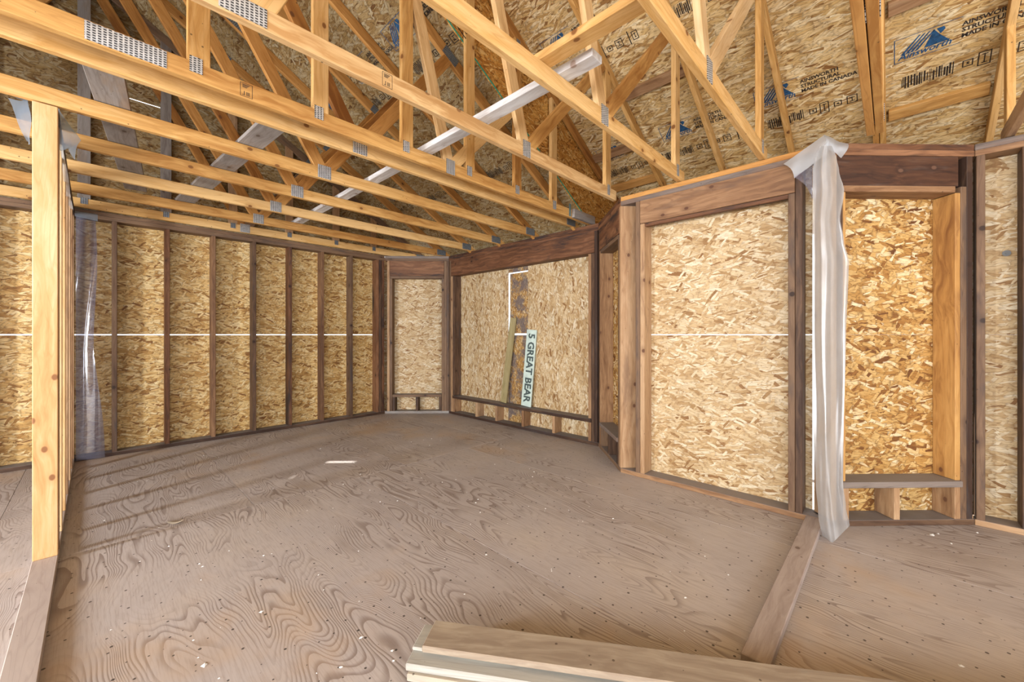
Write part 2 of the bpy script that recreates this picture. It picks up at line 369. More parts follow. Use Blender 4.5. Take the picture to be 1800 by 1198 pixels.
ST = 0.038; DP = 0.14; SH = 0.012; TOP = 2.44
SLOPE = 0.583; CS = 1 / math.sqrt(1 + SLOPE * SLOPE); SN = SLOPE * CS
def z_right(u): return 3.575 + SLOPE * (3.28 - u)    # underside of the sheathing, right-hand roof
def z_left(u): return 2.885 + SLOPE * (3.18 - u)     # the lower roof over the bay
RIDGE = -0.08; Y_STEP = 2.48

# ------------------------------------------------------------------ floor
floor = empty('floor', (0, 0, 0)); tag(floor, 'worn grey-brown plywood subfloor with swirling grain and dust', 'floor', kind='structure')
def floor_panel(x0, x1, y0, y1):
    c = Vector(((x0 + x1) / 2, (y0 + y1) / 2, -0.0095))
    link('plywood_panel', box_mesh(y1 - y0 - 0.002, 0.019, x1 - x0 - 0.002, 0.0012), M['plywood'],
         basis(Vector((0, 1, 0)), Vector((0, 0, 1)), Vector((1, 0, 0)), c), floor)
rows = [(-4.2, -2.08, (-4.0, -2.6, -1.4, -0.2, 1.0, 2.2, 3.4, 4.1)), (-2.08, 0.36, (-4.0, -3.1, -1.9, -0.7, 0.52, 1.74, 2.96, 4.1)),
        (0.36, 3.30, (-4.0, -2.55, -1.33, -0.18, 1.56, 2.78, 4.1)), (3.30, 5.83, (-4.0, -2.87, -1.65, -0.43, 0.79, 2.01, 3.23, 4.1))]
for y0, y1, cuts in rows:
    for x0, x1 in zip(cuts, cuts[1:]): floor_panel(x0, x1, y0, y1)
link('subfloor', box_mesh(8.4, 0.04, 10.4, 0), M['subfloor'], basis(Vector((1, 0, 0)), Vector((0, 0, 1)), Vector((0, -1, 0)), (0.05, 0.8, -0.04)), floor)

# ------------------------------------------------------------------ framed walls
def plates(w, s0, s1, mat, top_mat=None, bottom=(None, None), cap=None):
    b0, b1 = bottom
    w.box('bottom_plate', s0 if b0 is None else b0, s1 if b1 is None else b1, 0, DP, 0.0, ST, mat)
    w.box('top_plate', s0, s1, 0, DP, TOP - 2 * ST, TOP - ST, top_mat or mat)
    w.box('top_plate', s0, s1, 0.001, DP, TOP - ST, TOP, cap or top_mat or mat)
def stud(w, s0, mat, z0=ST, z1=TOP - 2 * ST, t=ST, name='stud', dp=DP): return w.box(name, s0, s0 + t, 0, dp, z0, z1, mat)
def sheet(w, s0, s1, z0, z1, mat, d=DP, t=SH, grain=0): return w.box('sheathing_panel', s0, s1, d, d + t, z0, z1, mat, grain=grain, bev=0.001)

# long stud wall on the far left
A = Wall('wall_left', (-3.6, 5.68), (3.10, 5.68), 'long open stud wall with golden strand board between dark studs')
plates(A, 0.0, A.len, M['old'])
u = 0.12 - 0.4065 * 9
while u < 3.0:
    stud(A, u + 3.6, (M['old'], M['old_red'], M['old_mid'])[int(round(u / 0.4065)) % 3]); u += 0.4065
stud(A, A.len - 0.09, M['old']); stud(A, A.len - 0.045, M['old_red'])
GA = 0.012
xs = [0.0, 2.32, 4.76, A.len + 0.058]
for z0, z1 in ((0.0, 1.22 - GA / 2), (1.22 + GA / 2, TOP)):
    for a, b in zip(xs, xs[1:]): sheet(A, a + 0.001, b - 0.001, z0, z1, M['osb_gold'])
# narrow left side of the bay
B = Wall('wall_bay_left', (3.10, 5.68), (3.80, 4.98), 'narrow angled bay wall with a tall boarded window opening beside the long stud wall')
plates(B, 0.0, B.len, M['grey'], M['old'], cap=M['grey_dusty'])
stud(B, 0.035, M['old_light']); stud(B, 0.075, M['old'], z1=2.09); stud(B, B.len - 0.075, M['old']); stud(B, B.len - 0.113, M['old'], z1=2.09)
stud(B, B.len - 0.037, M['old'])
B.box('header', 0.075, B.len - 0.077, 0, 0.084, 2.13, TOP - 2 * ST, M['old_red'])
B.box('head_trim', 0.075, B.len - 0.077, 0, 0.084, 2.09, 2.128, M['old'])
B.box('sill', 0.115, B.len - 0.115, -0.004, DP, 0.255, 0.293, M['old'])
for s0 in (0.117, B.len / 2 - 0.019, B.len - 0.155): stud(B, s0, M['old'], z1=0.254, name='cripple_stud')
sheet(B, -0.055, B.len + 0.055, 0.0, 2.112, M['osb_cream'])
sheet(B, -0.055, B.len + 0.055, 2.142, TOP, M['osb_cream'])
sheet(B, -0.055, 0.116, 2.1122, 2.1418, M['osb_cream']); sheet(B, B.len - 0.116, B.len + 0.055, 2.1122, 2.1418, M['osb_cream'])
# wide front of the bay
C = Wall('wall_bay_front', (3.80, 4.98), (3.80, 2.322), 'wide bay wall with boarded picture window opening under a dark stained header')
L = C.len
plates(C, 0.0, L, M['old'], M['old_red'])
stud(C, 0.01, M['old']); stud(C, 0.05, M['old_light'], z1=2.12); stud(C, 0.0895, M['old'], z0=0.29, z1=2.12)
stud(C, L - 0.05, M['old']); stud(C, L - 0.09, M['old'], z1=2.12); stud(C, L - 0.13, M['old_light'], z0=0.29, z1=2.12)
C.box('header', 0.05, L - 0.052, -0.002, DP, 2.125, TOP - 2 * ST, M['old_red'])
C.box('sill', 0.09, L - 0.092, -0.006, DP, 0.247, 0.285, M['old'])
for s0 in (0.092, 0.62, 1.03, 1.52, 2.02, L - 0.131): stud(C, s0, M['old_light'], z1=0.246, name='cripple_stud')
sL, sR = 4.98 - 3.835, 4.98 - 3.47                       # slot between the two sheets, filled by a stained strip
sheet(C, -0.055, sL, 0.0, TOP, M['osb_cream_up'], grain=2)
sheet(C, sR, L + 0.055, 0.0, TOP, M['osb_cream_up'], grain=2)
C.box('patch_panel', sL - 0.03, sR + 0.03, DP + SH, DP + 2 * SH, 0.0, 1.214, M['osb_stained'], grain=2, bev=0.001)
C.box('patch_panel', sL + 0.028, sR + 0.03, DP + SH, DP + 2 * SH, 1.238, 2.055, M['osb_stained'], grain=2, bev=0.001)
C.box('patch_panel', sL - 0.03, sR + 0.03, DP + SH, DP + 2 * SH, 2.073, TOP, M['osb_stained'], grain=0, bev=0.001)
# narrow return of the bay
D = Wall('wall_bay_right', (3.80, 2.322), (3.22, 1.742), 'narrow bay return wall seen edge on with grey sill and heavy brown header')
L = D.len
plates(D, 0.0, L, M['old'], M['old_red'])
stud(D, 0.012, M['old']); stud(D, 0.052, M['old_light'], z1=2.12); stud(D, L - 0.04, M['old_light']); stud(D, L - 0.08, M['old'], z1=2.12)
D.box('header', 0.052, L - 0.042, -0.002, DP, 2.13, TOP - 2 * ST, M['old_red'])
D.box('head_trim', 0.092, L - 0.082, 0, DP, 2.09, 2.128, M['old'])
D.box('sill', 0.092, L - 0.082, -0.012, DP, 0.247, 0.285, M['grey_dusty'])
for s0 in (0.094, L / 2 - 0.019, L - 0.12): stud(D, s0, M['old'], z1=0.246, name='cripple_stud')
sheet(D, -0.055, L - 0.06, 0.0, TOP, M['osb_brown'])
# big boarded opening in the middle
E = Wall('wall_middle', (3.22, 1.742), (3.22, 0.293), 'wall with the largest boarded opening and pale strand board sheets')
L = E.len; k = 1.742
plates(E, 0.0, L, M['old_light'], M['grey_dusty'], cap=M['pine_orange'])
stud(E, k - 1.60, M['old']); stud(E, k - 1.559, M['old_light'], z1=2.165)
stud(E, k - 0.506, M['old'], z1=2.165); stud(E, k - 0.466, M['old'])
E.box('header', k - 1.559, k - 0.468, -0.003, DP, 2.168, TOP - 2 * ST, M['old_mid'])
E.box('filler_strip', k - 1.559, k - 0.468, 0.012, 0.05, 2.14, 2.167, M['old_red'])
GE = 0.007
sheet(E, 0.06, k - 0.392, 0.0, 1.22 - GE / 2, M['osb_cream'])
sheet(E, 0.06, k - 0.392, 1.22 + GE / 2, TOP, M['osb_cream'])
# alcove
F = Wall('wall_alcove', (3.22, 0.293), (3.897, -0.384), 'boarded window alcove with grey sill shelf beside the hanging plastic')
L = F.len
plates(F, 0.0, L, M['old'], M['old_red'])
stud(F, 0.018, M['old_light']); stud(F, 0.058, M['old'], z0=ST, z1=2.13)
stud(F, L - 0.05, M['old']); stud(F, L - 0.09, M['old'], z1=2.17)
F.box('jamb_board', L - 0.125, L - 0.0915, 0.002, DP, 0.286, 2.13, M['jamb'])
F.box('jamb_board', 0.0975, 0.115, 0.002, DP, 0.286, 2.13, M['jamb'])
F.box('header', 0.058, L - 0.092, 0.012, DP, 2.175, TOP - 2 * ST, M['old_dark'])
F.box('head_trim', 0.098, L - 0.125, 0, DP, 2.132, 2.172, M['old_light'])
F.box('sill', 0.075, L - 0.092, -0.014, DP, 0.247, 0.285, M['grey_dusty'])
for s0 in (0.098, 0.43): stud(F, s0, M['old_light'], z1=0.246, name='cripple_stud')
stud(F, L - 0.13, M['old_light'], z1=0.246, name='cripple_stud')
sheet(F, 0.036, L + 0.055, 0.0, 1.2198, M['osb_brown'])
sheet(F, 0.036, L + 0.055, 1.2202, TOP, M['osb_brown'])
# right-hand wall
Gw = Wall('wall_right', (3.897, -0.384), (3.897, -4.0), 'stud wall at the right edge with pale yellow strand board')
L = Gw.len
plates(Gw, 0.0, L, M['old_light'], M['old_light'], cap=M['grey_dusty'])
for s0 in (0.006, 0.19, 0.60, 1.0, 1.41, 1.82): stud(Gw, s0, M['old'])
sheet(Gw, -0.05, 2.3, 0.0, 1.2198, M['osb_cream']); sheet(Gw, -0.05, 2.3, 1.2202, TOP, M['osb_cream'])
sheet(Gw, 2.3, L + 0.15, 0.0, TOP, M['osb_cream'])
# partition with the post
Pt = Wall('wall_partition', (-0.135, 5.68), (-0.135, 1.2), 'open stud partition seen end on behind the tall knotty post')
PD = -0.092
def pbox(name, s0, s1, z0, z1, mat): return Pt.box(name, s0, s1, PD, 0.0, z0, z1, mat)
# n points towards +x here, the wall body lies on the -x side
pbox('bottom_plate', 0.0, 4.6, 0.0, ST, M['floor_plate'])
pbox('top_plate', 0.0, 2.40, TOP - 2 * ST, TOP - ST, M['old'])
pbox('top_plate', 0.0, 2.40, TOP - ST, TOP - 0.002, M['old'])
for i, s0 in enumerate((0.005, 0.405, 0.81, 1.22, 1.62, 2.03)): pbox('stud', s0, s0 + ST, ST, TOP - 2 * ST, M['pine_pale'] if i > 3 else M['old_light'])
pbox('stud', 2.325, 2.363, ST, TOP - 2 * ST, M['old_light'])
p_end = Pt.box('end_post', 2.405, 2.443, PD + 0.002, -0.001, ST, TOP, M['post'])
p_end['label'] = 'knotty pale pine end post'

# walls behind the camera with the openings the daylight comes through
R1 = Wall('wall_rear', (3.9, -4.0), (-3.95, -4.0), 'rear wall with a wide opening behind the viewpoint')
def rbox(w, s0, s1, z0, z1): w.box('sheathing_panel', s0, s1, 0.0, 0.1, z0, z1, M['osb_gold'])
rbox(R1, 0.0, 1.9, 0.0, TOP); rbox(R1, 6.7, 7.85, 0.0, TOP); rbox(R1, 1.9, 6.7, 2.3, TOP); rbox(R1, 0.0, 7.85, TOP, 4.6)
R2 = Wall('wall_rear_left', (-3.95, -4.0), (-3.95, 5.68), 'outer wall of the neighbouring room with two openings')
rbox(R2, 0.0, 0.85, 0.0, TOP); rbox(R2, 0.85, 5.95, 2.42, TOP); rbox(R2, 5.95, 6.65, 0.0, TOP); rbox(R2, 6.65, 7.25, 0.0, 0.75)
rbox(R2, 6.65, 7.25, 1.95, TOP); rbox(R2, 7.25, 9.9, 0.0, TOP)

# ------------------------------------------------------------------ roof sheathing
roof = empty('ceiling', (0, 0, 4.0)); tag(roof, 'underside of pitched strand board roof with printed stamps above the trusses', 'roof', kind='structure')
def slope_mat(zf): return M['osb_roof'] if zf is z_right else M['osb_roof_shade']
def slope_sheet(zf, u_lo, u_hi, y0, y1, mat, side=1):
    """one sheet on a slope; side=+1 falls towards +x, -1 mirrors at the ridge"""
    pl = Vector((u_lo, 0, zf(u_lo))); ph = Vector((u_hi, 0, zf(u_hi)))
    Z = (pl - ph).normalized(); 
    if side < 0:
        pl.x = 2 * RIDGE - pl.x; ph.x = 2 * RIDGE - ph.x; Z = (pl - ph).normalized()
    X = Vector((0, 1, 0)); N = Z.cross(X)
    if N.z < 0: X = -X; N = -N
    c = (pl + ph) / 2 + Vector((0, (y0 + y1) / 2, 0)) + N * (SH / 2 + 0.0005)
    return link('sheathing_panel', box_mesh(y1 - y0 - 0.001, SH, (pl - ph).length - 0.001, 0.0008), mat, basis(X, N, X.cross(N), c), roof)
def slope(zf, u_eave, u_first, ya, yb, offs, felt=True):
    for side in (1, -1):
        u = u_first; r = 0
        while u > RIDGE + 0.01:
            lo = max(u - 1.22 * CS, RIDGE)
            y = ya + offs[r % 2] - 2.44
            while y < yb:
                a, b = max(y, ya), min(y + 2.44, yb)
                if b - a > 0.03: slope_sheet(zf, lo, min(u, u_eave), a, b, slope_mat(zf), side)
                y += 2.44
            u = lo; r += 1
        pl = Vector((RIDGE, 0, zf(RIDGE) + 0.03)); ph = Vector((u_eave + 0.1, 0, zf(u_eave + 0.1) + 0.03))
        if side < 0: ph.x = 2 * RIDGE - ph.x
        X = (ph - pl).normalized(); Y = Vector((0, 1, 0)); N = X.cross(Y)
        if N.z < 0: N = -N
        link('roofing_felt', box_mesh((ph - pl).length, 0.02, yb - ya, 0), M['felt'], basis(X, N, X.cross(N), (pl + ph) / 2 + Vector((0, (ya + yb) / 2, 0))), roof)
slope(z_right, 5.25, 5.60, -4.1, Y_STEP, (0.5, 1.72))
slope(z_left, 4.15, 4.62, Y_STEP + 0.014, 5.85, (1.1, 2.3))
# soffits and fascia that close the eaves, and an unseen panel that blocks sun
def flat_panel(x0, x1, y0, y1, z, mat, name='soffit_or_sunshade_panel'):
    link(name, box_mesh(x1 - x0, SH, y1 - y0, 0), mat, basis(Vector((1, 0, 0)), Vector((0, 0, 1)), Vector((0, -1, 0)), ((x0 + x1) / 2, (y0 + y1) / 2, z)), roof)
def soffit_or_sunshade(pts, z):
    bm = bmesh.new(); cx = sum(p[0] for p in pts) / len(pts); cy = sum(p[1] for p in pts) / len(pts)
    f = bm.faces.new([bm.verts.new((px - cx, py - cy, 0)) for px, py in pts])
    e = bmesh.ops.extrude_face_region(bm, geom=[f]); bmesh.ops.translate(bm, vec=(0, 0, SH), verts=[v for v in e['geom'] if isinstance(v, bmesh.types.BMVert)])
    bmesh.ops.recalc_face_normals(bm, faces=bm.faces)
    me = bpy.data.meshes.new('soffit_or_sunshade_panel'); bm.to_mesh(me); bm.free()
    link('soffit_or_sunshade_panel', me, M['osb_roof'], Matrix.Translation((cx, cy, z)), roof)
soffit_or_sunshade([(3.37, 1.72), (5.28, 1.72), (5.28, -4.1), (4.05, -4.1), (4.05, -0.32), (3.37, 0.36)], 2.40)
soffit_or_sunshade([(3.37, 1.722), (3.93, 2.28), (3.96, 2.45), (5.28, 2.45), (5.28, 1.722)], 2.40)
soffit_or_sunshade([(3.97, 2.50), (4.95, 2.50), (4.95, 4.88), (3.97, 4.88)], 2.31)  # unseen flat panel beyond the bay eave, added to keep sun off the gaps
link('fascia', box_mesh(6.6, 0.02, 0.25, 0), M['osb_roof'], basis(Vector((0, 1, 0)), Vector((-1, 0, 0)), Vector((0, 0, 1)), (5.29, -0.8, 2.42)), roof)
link('fascia', box_mesh(3.4, 0.02, 0.14, 0), M['osb_roof'], basis(Vector((0, 1, 0)), Vector((-1, 0, 0)), Vector((0, 0, 1)), (4.16, 4.16, 2.35)), roof)

def poly_panel(name, pts, y, t, mat, parent):
    """upright panel in a plane y = const, outline pts (x, z)"""
    cx = sum(p[0] for p in pts) / len(pts); cz = sum(p[1] for p in pts) / len(pts)
    bm = bmesh.new()
    f0 = [bm.verts.new((px - cx, -t / 2, pz - cz)) for px, pz in pts]; f1 = [bm.verts.new((px - cx, t / 2, pz - cz)) for px, pz in pts]
    n = len(pts); bm.faces.new(f0); bm.faces.new(f1[::-1])
    for i in range(n): bm.faces.new((f0[i], f1[i], f1[(i + 1) % n], f0[(i + 1) % n]))
    bmesh.ops.recalc_face_normals(bm, faces=bm.faces)
    me = bpy.data.meshes.new(name); bm.to_mesh(me); bm.free()
    return link(name, me, mat, Matrix.Translation((cx, y, cz)), parent)
# gable above the long stud wall, with a thin light gap at one seam
gy = 5.712
def gz(u): return z_left(u) if u > RIDGE else z_left(2 * RIDGE - u)
def gable_strip(z0, z1, u0, u1):
    pts = []
    N = 24
    us = [u0 + (u1 - u0) * i / N for i in range(N + 1)]
    pts += [(a, z0) for a in (u0, u1)]
    top = [(a, min(z1, gz(a))) for a in us]
    top = [q for q in top if q[1] > z0 + 1e-4]
    if len(top) < 2: return
    pts = [(top[0][0], z0), (top[-1][0], z0)] + top[::-1]
    poly_panel('gable_panel', pts, gy, SH, M['osb_roof_shade'], roof)
for z0, z1, cuts in ((2.442, 3.66, (-3.95, -1.7, 0.74, 3.18, 3.62)), (3.672, 4.9, (-1.7, 0.74, 1.9))):
    for a, b in zip(cuts, cuts[1:]): gable_strip(z0, z1, a, b)
gable_strip(3.66, 3.672, -1.8, 0.13); gable_strip(3.66, 3.672, 0.52, 1.85)
# step between the high roof and the low roof
for a, b in ((4.9, 3.3), (3.3, 1.05), (1.05, -0.08)):
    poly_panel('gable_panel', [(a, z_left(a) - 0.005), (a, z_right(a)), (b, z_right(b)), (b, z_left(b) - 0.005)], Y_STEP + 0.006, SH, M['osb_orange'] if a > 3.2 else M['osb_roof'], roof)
ge = beam('painted_edge', (4.0, Y_STEP - 0.002, z_left(4.0) + 0.004), (1.5, Y_STEP - 0.002, z_left(1.5) + 0.004), 0.014, 0.005, M['green'], roof)
ge['label'] = 'green painted sheet edge'
# blocking nailed to the sheathing between the rafters on the right
def blocking(u, y0, y1, mat, wid=0.089):
    z = z_right(u); N = Vector((SN, 0, CS))
    c = Vector((u, 0, z)) - N * 0.0195
    beam('blocking', c + Vector((0, y0, 0)), c + Vector((0, y1, 0)), wid, 0.037, mat, roof, side=N)
blocking(4.33, 0.02, -0.495, M['pine']); blocking(3.62, 0.02, -0.495, M['old_light'])
blocking(3.45, 1.82, 1.25, M['old_light']); blocking(4.30, 2.43, 1.86, M['pine_orange']); blocking(3.9, 2.43, 1.86, M['old_light'])

# ------------------------------------------------------------------ trusses
def plate(root, u, z, y, w, h, rot=0.0, mat='galv'):
    X = Vector((math.cos(rot), 0, math.sin(rot))); Y = Vector((0, -1, 0)); Z = X.cross(Y)
    link('connector_plate', box_mesh(w, 0.003, h, 0), M[mat], basis(X, Y, Z, (u, y - 0.0208, z)), root)
CH = 0.089
def make_truss(y, kind, label, tones=('pine', 'pine', 'pine'), plates_at=(), heel=3.16):
    root = empty('roof_truss', (0, y, TOP)); tag(root, label, 'roof truss', 'roof trusses overhead')
    cm, tm, wm = (M[t] for t in tones)
    zb = TOP + 0.006 + CH / 2
    off = (CH / 2 + 0.002) / CS
    if kind == 'L':
        zf = lambda u: z_left(u) - off
        u_end = 3.93; top_end = 4.1
        webs = [((1.25, zb), (2.02, zf(2.02))), ((1.25, zb), (RIDGE + 0.03, zf(RIDGE) - 0.03))]
    else:
        zf = lambda u: z_right(u) - off
        u_end = heel + 0.14; top_end = 5.0
        webs = [((2.06, zb), (3.10, zf(3.13))), ((2.06, zb), (1.42, zf(1.42))), ((0.45, zb), (1.42, zf(1.42))), ((0.45, zb), (RIDGE + 0.03, zf(RIDGE) - 0.03))]
        if kind == 'Rg':
            u_end = 3.90
            webs = [((1.87, zb), (3.0, zf(3.02))), ((1.87, zb), (1.27, zf(1.27)))]
    beam('bottom_chord', (u_end, y, zb), (2 * RIDGE - u_end, y, zb), CH, ST, cm, root)
    beam('top_chord', (RIDGE, y, zf(RIDGE)), (top_end, y, zf(top_end)), CH, ST, tm, root)
    beam('top_chord', (RIDGE, y, zf(RIDGE)), (2 * RIDGE - top_end, y, zf(top_end)), CH, ST, tm, root)
    mir = lambda p: (2 * RIDGE - p[0], p[1])
    for i, (a, b) in enumerate(webs):
        t = 0.036 - 0.0006 * i
        mats = [M['pine_pale'] if kind != 'L' else M['pine_orange'], M['pine_orange']] if i % 2 else [wm, wm]
        beam('web', (a[0], y, a[1]), (b[0], y, b[1]), CH, t, mats[0], root)
        a, b = mir(a), mir(b)
        beam('web', (a[0], y, a[1]), (b[0], y, b[1]), CH, t, mats[1], root)
    if kind in ('R', 'Rg'):
        beam('heel_post', (heel, y, zb + CH / 2), (heel, y, zf(heel)), CH, 0.0365, M['pine'], root)
    if kind == 'Rg':
        for uu in (0.35, 0.92, 1.50, 2.07, 2.63):
            beam('gable_stud', (uu, y, zb + 0.03), (uu, y, zf(uu)), CH, 0.0372, wm, root)
            plate(root, uu - 0.012, zb + 0.03, y, 0.05, 0.075, 0, 'galv')
            plate(root, uu, zf(uu) - 0.07, y, 0.045, 0.08, 0, 'galv_dark')
    if kind == 'L':
        plate(root, 1.25, zb + 0.01, y, 0.10, 0.10)
        plate(root, 2.02, zf(2.02), y, 0.075, 0.15, -math.atan(SLOPE) + math.pi / 2, 'galv_dark')
        plate(root, 3.72, zb + 0.005, y, 0.16, 0.085, 0, 'galv_dark')
        plate(root, 0.9, zf(0.9), y, 0.2, 0.075, -math.atan(SLOPE), 'galv_dark')
    elif kind == 'R':
        plate(root, 2.06, zb + 0.012, y, 0.075, 0.11)
        plate(root, heel, zb + 0.02, y, 0.04, 0.09)
    else:
        plate(root, 1.87, zb + 0.005, y, 0.08, 0.11)
        plate(root, 3.16, zb + 0.02, y, 0.05, 0.085)
    for (uu, w, h) in plates_at: plate(root, uu, zb, y, w, h)
    return root

make_truss(-0.53, 'R', 'pine roof truss over the stud wall at the right edge', ('old_light', 'pine', 'pine'), heel=3.93)
t_dbl = make_truss(0.053, 'R', 'inner ply of the doubled truss above the grey-silled alcove', ('pine', 'pine', 'pine'))
make_truss(0.095, 'R', 'darker ply of the doubled truss beside the hanging plastic', ('pine_orange', 'pine_orange', 'pine'))
make_truss(0.66, 'R', 'pine truss whose lower chord ends over the middle of the largest boarded opening', ('pine', 'pine', 'pine_pale'))
make_truss(1.235, 'R', 'pine truss whose chord ends just above the corner of the largest boarded opening', ('pine', 'pine', 'pine'))
t1 = make_truss(1.845, 'R', 'bright pine truss with stamped chord ending at the bay return corner', ('pine_pale', 'pine', 'pine'), ((0.40, 0.16, 0.075),))
t2 = make_truss(2.45, 'Rg', 'gable truss with evenly spaced upright studs along its lower chord', ('pine', 'pine_orange', 'pine'), ((0.10, 0.26, 0.078),))
names_L = ['pine bay truss running close behind the gable truss', 'second bay truss behind the gable truss, over the plastic-topped post',
           'third bay truss behind the gable truss', 'fourth bay truss behind the gable truss', 'last bay truss before the one resting on the long stud wall']
for i, lab in enumerate(names_L):
    make_truss(2.645 + 0.61 * i, 'L', lab, ('pine' if i % 2 == 0 else 'pine', 'pine_orange', 'pine_orange'))
t8 = make_truss(5.655, 'L', 'gable end truss standing on the long stud wall', ('pine', 'old', 'old'))
yb = 5.655; zb = TOP + 0.006 + CH / 2
for uu in (-2.5, -1.9, -1.28, -0.68, -0.07, 0.53, 1.13, 1.74, 2.34, 2.9):
    zt = gz(uu) - 0.05
    beam('gable_stud', (uu, yb, zb + 0.04), (uu, yb, zt), CH, 0.0372, M['grey'] if uu < 1 else M['old_light'], t8)
    plate(t8, uu, zb + 0.02, yb, 0.05, 0.06, 0, 'galv_dark')
# tie strap and scab at the end of the gable truss
beam('tie_strap', (3.42, 2.428, 2.455), (3.42, 2.428, 2.585), 0.03, 0.003, M['tie_metal'], t2)
beam('scab_board', (3.45, 2.41, zb), (3.85, 2.41, zb), 0.089, 0.035, M['grey'], t2)

# grade stamps on two chords
def stamp(root, u, z, y, w=0.055, h=0.07):
    bm = bmesh.new()
    def bar(x0, x1, z0, z1):
        v = [bm.verts.new((a, 0, b)) for a, b in ((x0, z0), (x1, z0), (x1, z1), (x0, z1))]; bm.faces.new(v)
    e = 0.0022
    for q in ((-w/2, w/2, -h/2, -h/2+e), (-w/2, w/2, h/2-e, h/2), (-w/2, -w/2+e, -h/2, h/2), (w/2-e, w/2, -h/2, h/2)): bar(*q)
    for i in range(3): bar(-w*0.32, w*(0.05+0.1*i), h*(0.16+0.09*i), h*(0.16+0.09*i)+0.004)
    for i in range(3): bar(w*(0.0+0.1*i), w*(0.0+0.1*i)+0.003, -h*0.4, -h*0.12)
    bar(-w*0.34, -w*0.12, -h*0.4, -h*0.36); bar(-w*0.2, -w*0.14, -h*0.36, -h*0.1)
    me = bpy.data.meshes.new('grade_stamp'); bm.to_mesh(me); bm.free()
    o = link('grade_stamp', me, M['ink_black'], Matrix.Translation((u, y - 0.0195, z)), [c for c in root.children if c.name.startswith('bottom_chord')][0]); o['kind'] = 'stuff'
stamp(t1, 1.01, zb, 1.845); stamp(t2, 0.545, zb, 2.45)

# ------------------------------------------------------------------ stamps printed on the roof sheathing
def text_mesh(body, size, name='lettering', shear=0.0, bold=0.0):
    cu = bpy.data.curves.new('tmp_text', 'FONT'); cu.body = body; cu.size = size; cu.align_x = 'LEFT'; cu.align_y = 'BOTTOM'
    cu.shear = shear; cu.resolution_u = 2; cu.offset = bold
    o = bpy.data.objects.new('tmp_text', cu); COL.objects.link(o); bpy.context.view_layer.update()
    dg = bpy.context.evaluated_depsgraph_get()
    me = bpy.data.meshes.new_from_object(o.evaluated_get(dg)); me.name = name
    bpy.data.objects.remove(o); bpy.data.curves.remove(cu)
    me.materials.clear()
    return me
def roof_frame(zf, u, y):
    X = Vector((0, -1, 0)); Y = Vector((-CS, 0, SN)); N = X.cross(Y)
    return basis(X, Y, N, Vector((u, y, zf(u))) + N * 0.0012)
def quads_mesh(quads, name):
    bm = bmesh.new()
    for q in quads: bm.faces.new([bm.verts.new((a, b, 0)) for a, b in q])
    me = bpy.data.meshes.new(name); bm.to_mesh(me); bm.free(); return me
def rect(x0, y0, x1, y1): return [(x0, y0), (x1, y0), (x1, y1), (x0, y1)]
# mountain mark with the maker's name below it, in a thin frame
mq = []
for i in range(4):
    a = 0.055 + i * 0.020; mq.append([(a - 0.045 + i * 0.0, 0.033), (a - 0.030, 0.033), (a + 0.042, 0.125), (a + 0.034, 0.125)])
mq.append([(0.112, 0.033), (0.215, 0.033), (0.175, 0.085), (0.150, 0.125)])
mq.append([(0.160, 0.125), (0.178, 0.088), (0.196, 0.108), (0.190, 0.125)])
mq += [rect(-0.015, -0.012, 0.26, -0.009), rect(-0.015, 0.138, 0.26, 0.141), rect(-0.017, -0.012, -0.013, 0.14)]
me_mark = quads_mesh(mq, 'maker_mark')
for v in me_mark.vertices: v.co.x *= 1.15; v.co.y *= 1.15
me_name = text_mesh('Ainsworth', 0.060, shear=0.3, bold=0.0012)
me_words = text_mesh('AINSWORTH\nSTRUCTURAL\nMADE IN CANADA', 0.040, bold=0.0012)
random.seed(3)
bq = []; x = 0.0
while x < 0.26:
    w = random.choice((0.003, 0.005, 0.009)); h0 = random.choice((0, 0, 0.012)); bq.append(rect(x, h0, x + w, 0.095 - random.choice((0, 0.0, 0.02)))); x += w + random.choice((0.004, 0.007))
for x0, wd, hh in ((0.30, 0.05, 0.05), (0.37, 0.06, 0.10), (0.46, 0.05, 0.045), (0.54, 0.065, 0.07), (0.66, 0.008, 0.11), (0.69, 0.05, 0.07)):
    e = 0.006; y0 = 0.05 - hh / 2
    bq += [rect(x0, y0, x0 + wd, y0 + e), rect(x0, y0 + hh - e, x0 + wd, y0 + hh), rect(x0, y0, x0 + e, y0 + hh), rect(x0 + wd - e, y0, x0 + wd, y0 + hh)]
    if wd > 0.02: bq += [rect(x0 + 0.018, y0 + 0.016, x0 + wd - 0.016, y0 + 0.022), rect(x0 + 0.018, y0 + hh - 0.024, x0 + wd - 0.016, y0 + hh - 0.018), rect(x0 + wd * 0.45, y0 + 0.016, x0 + wd * 0.45 + 0.006, y0 + hh - 0.016)]
me_code = quads_mesh(bq, 'panel_code')
def pr(name, me, mat, F, dx=0, dy=0):
    o = link(name, me, M[mat], F @ Matrix.Translation((dx, dy, 0)), roof); o['kind'] = 'stuff'
def stamp_row(zf, u, ys, u_code, ycodes):
    for y, what in ys:
        Fm = roof_frame(zf, u, y)
        if 'L' in what: pr('printed_mark', me_mark, 'ink_blue', Fm); pr('printed_name', me_name, 'ink_blue', Fm, 0.0, -0.008)
        if 'T' in what: pr('printed_words', me_words, 'ink_black', Fm, 0.30 if 'L' in what else 0, 0.01)
    for y in ycodes: pr('printed_code', me_code, 'ink_black', roof_frame(zf, u_code, y))
stamp_row(z_right, 3.97, ((-0.03, 'LT'), (0.83, 'LT'), (1.65, 'LT'), (2.36, 'L')), 4.17, (-0.05, 0.80, 1.70, 2.40))
stamp_row(z_right, 2.93, ((0.40, 'LT'), (1.15, 'L'), (2.30, 'LT')), 3.12, (0.35, 1.35, 2.25))
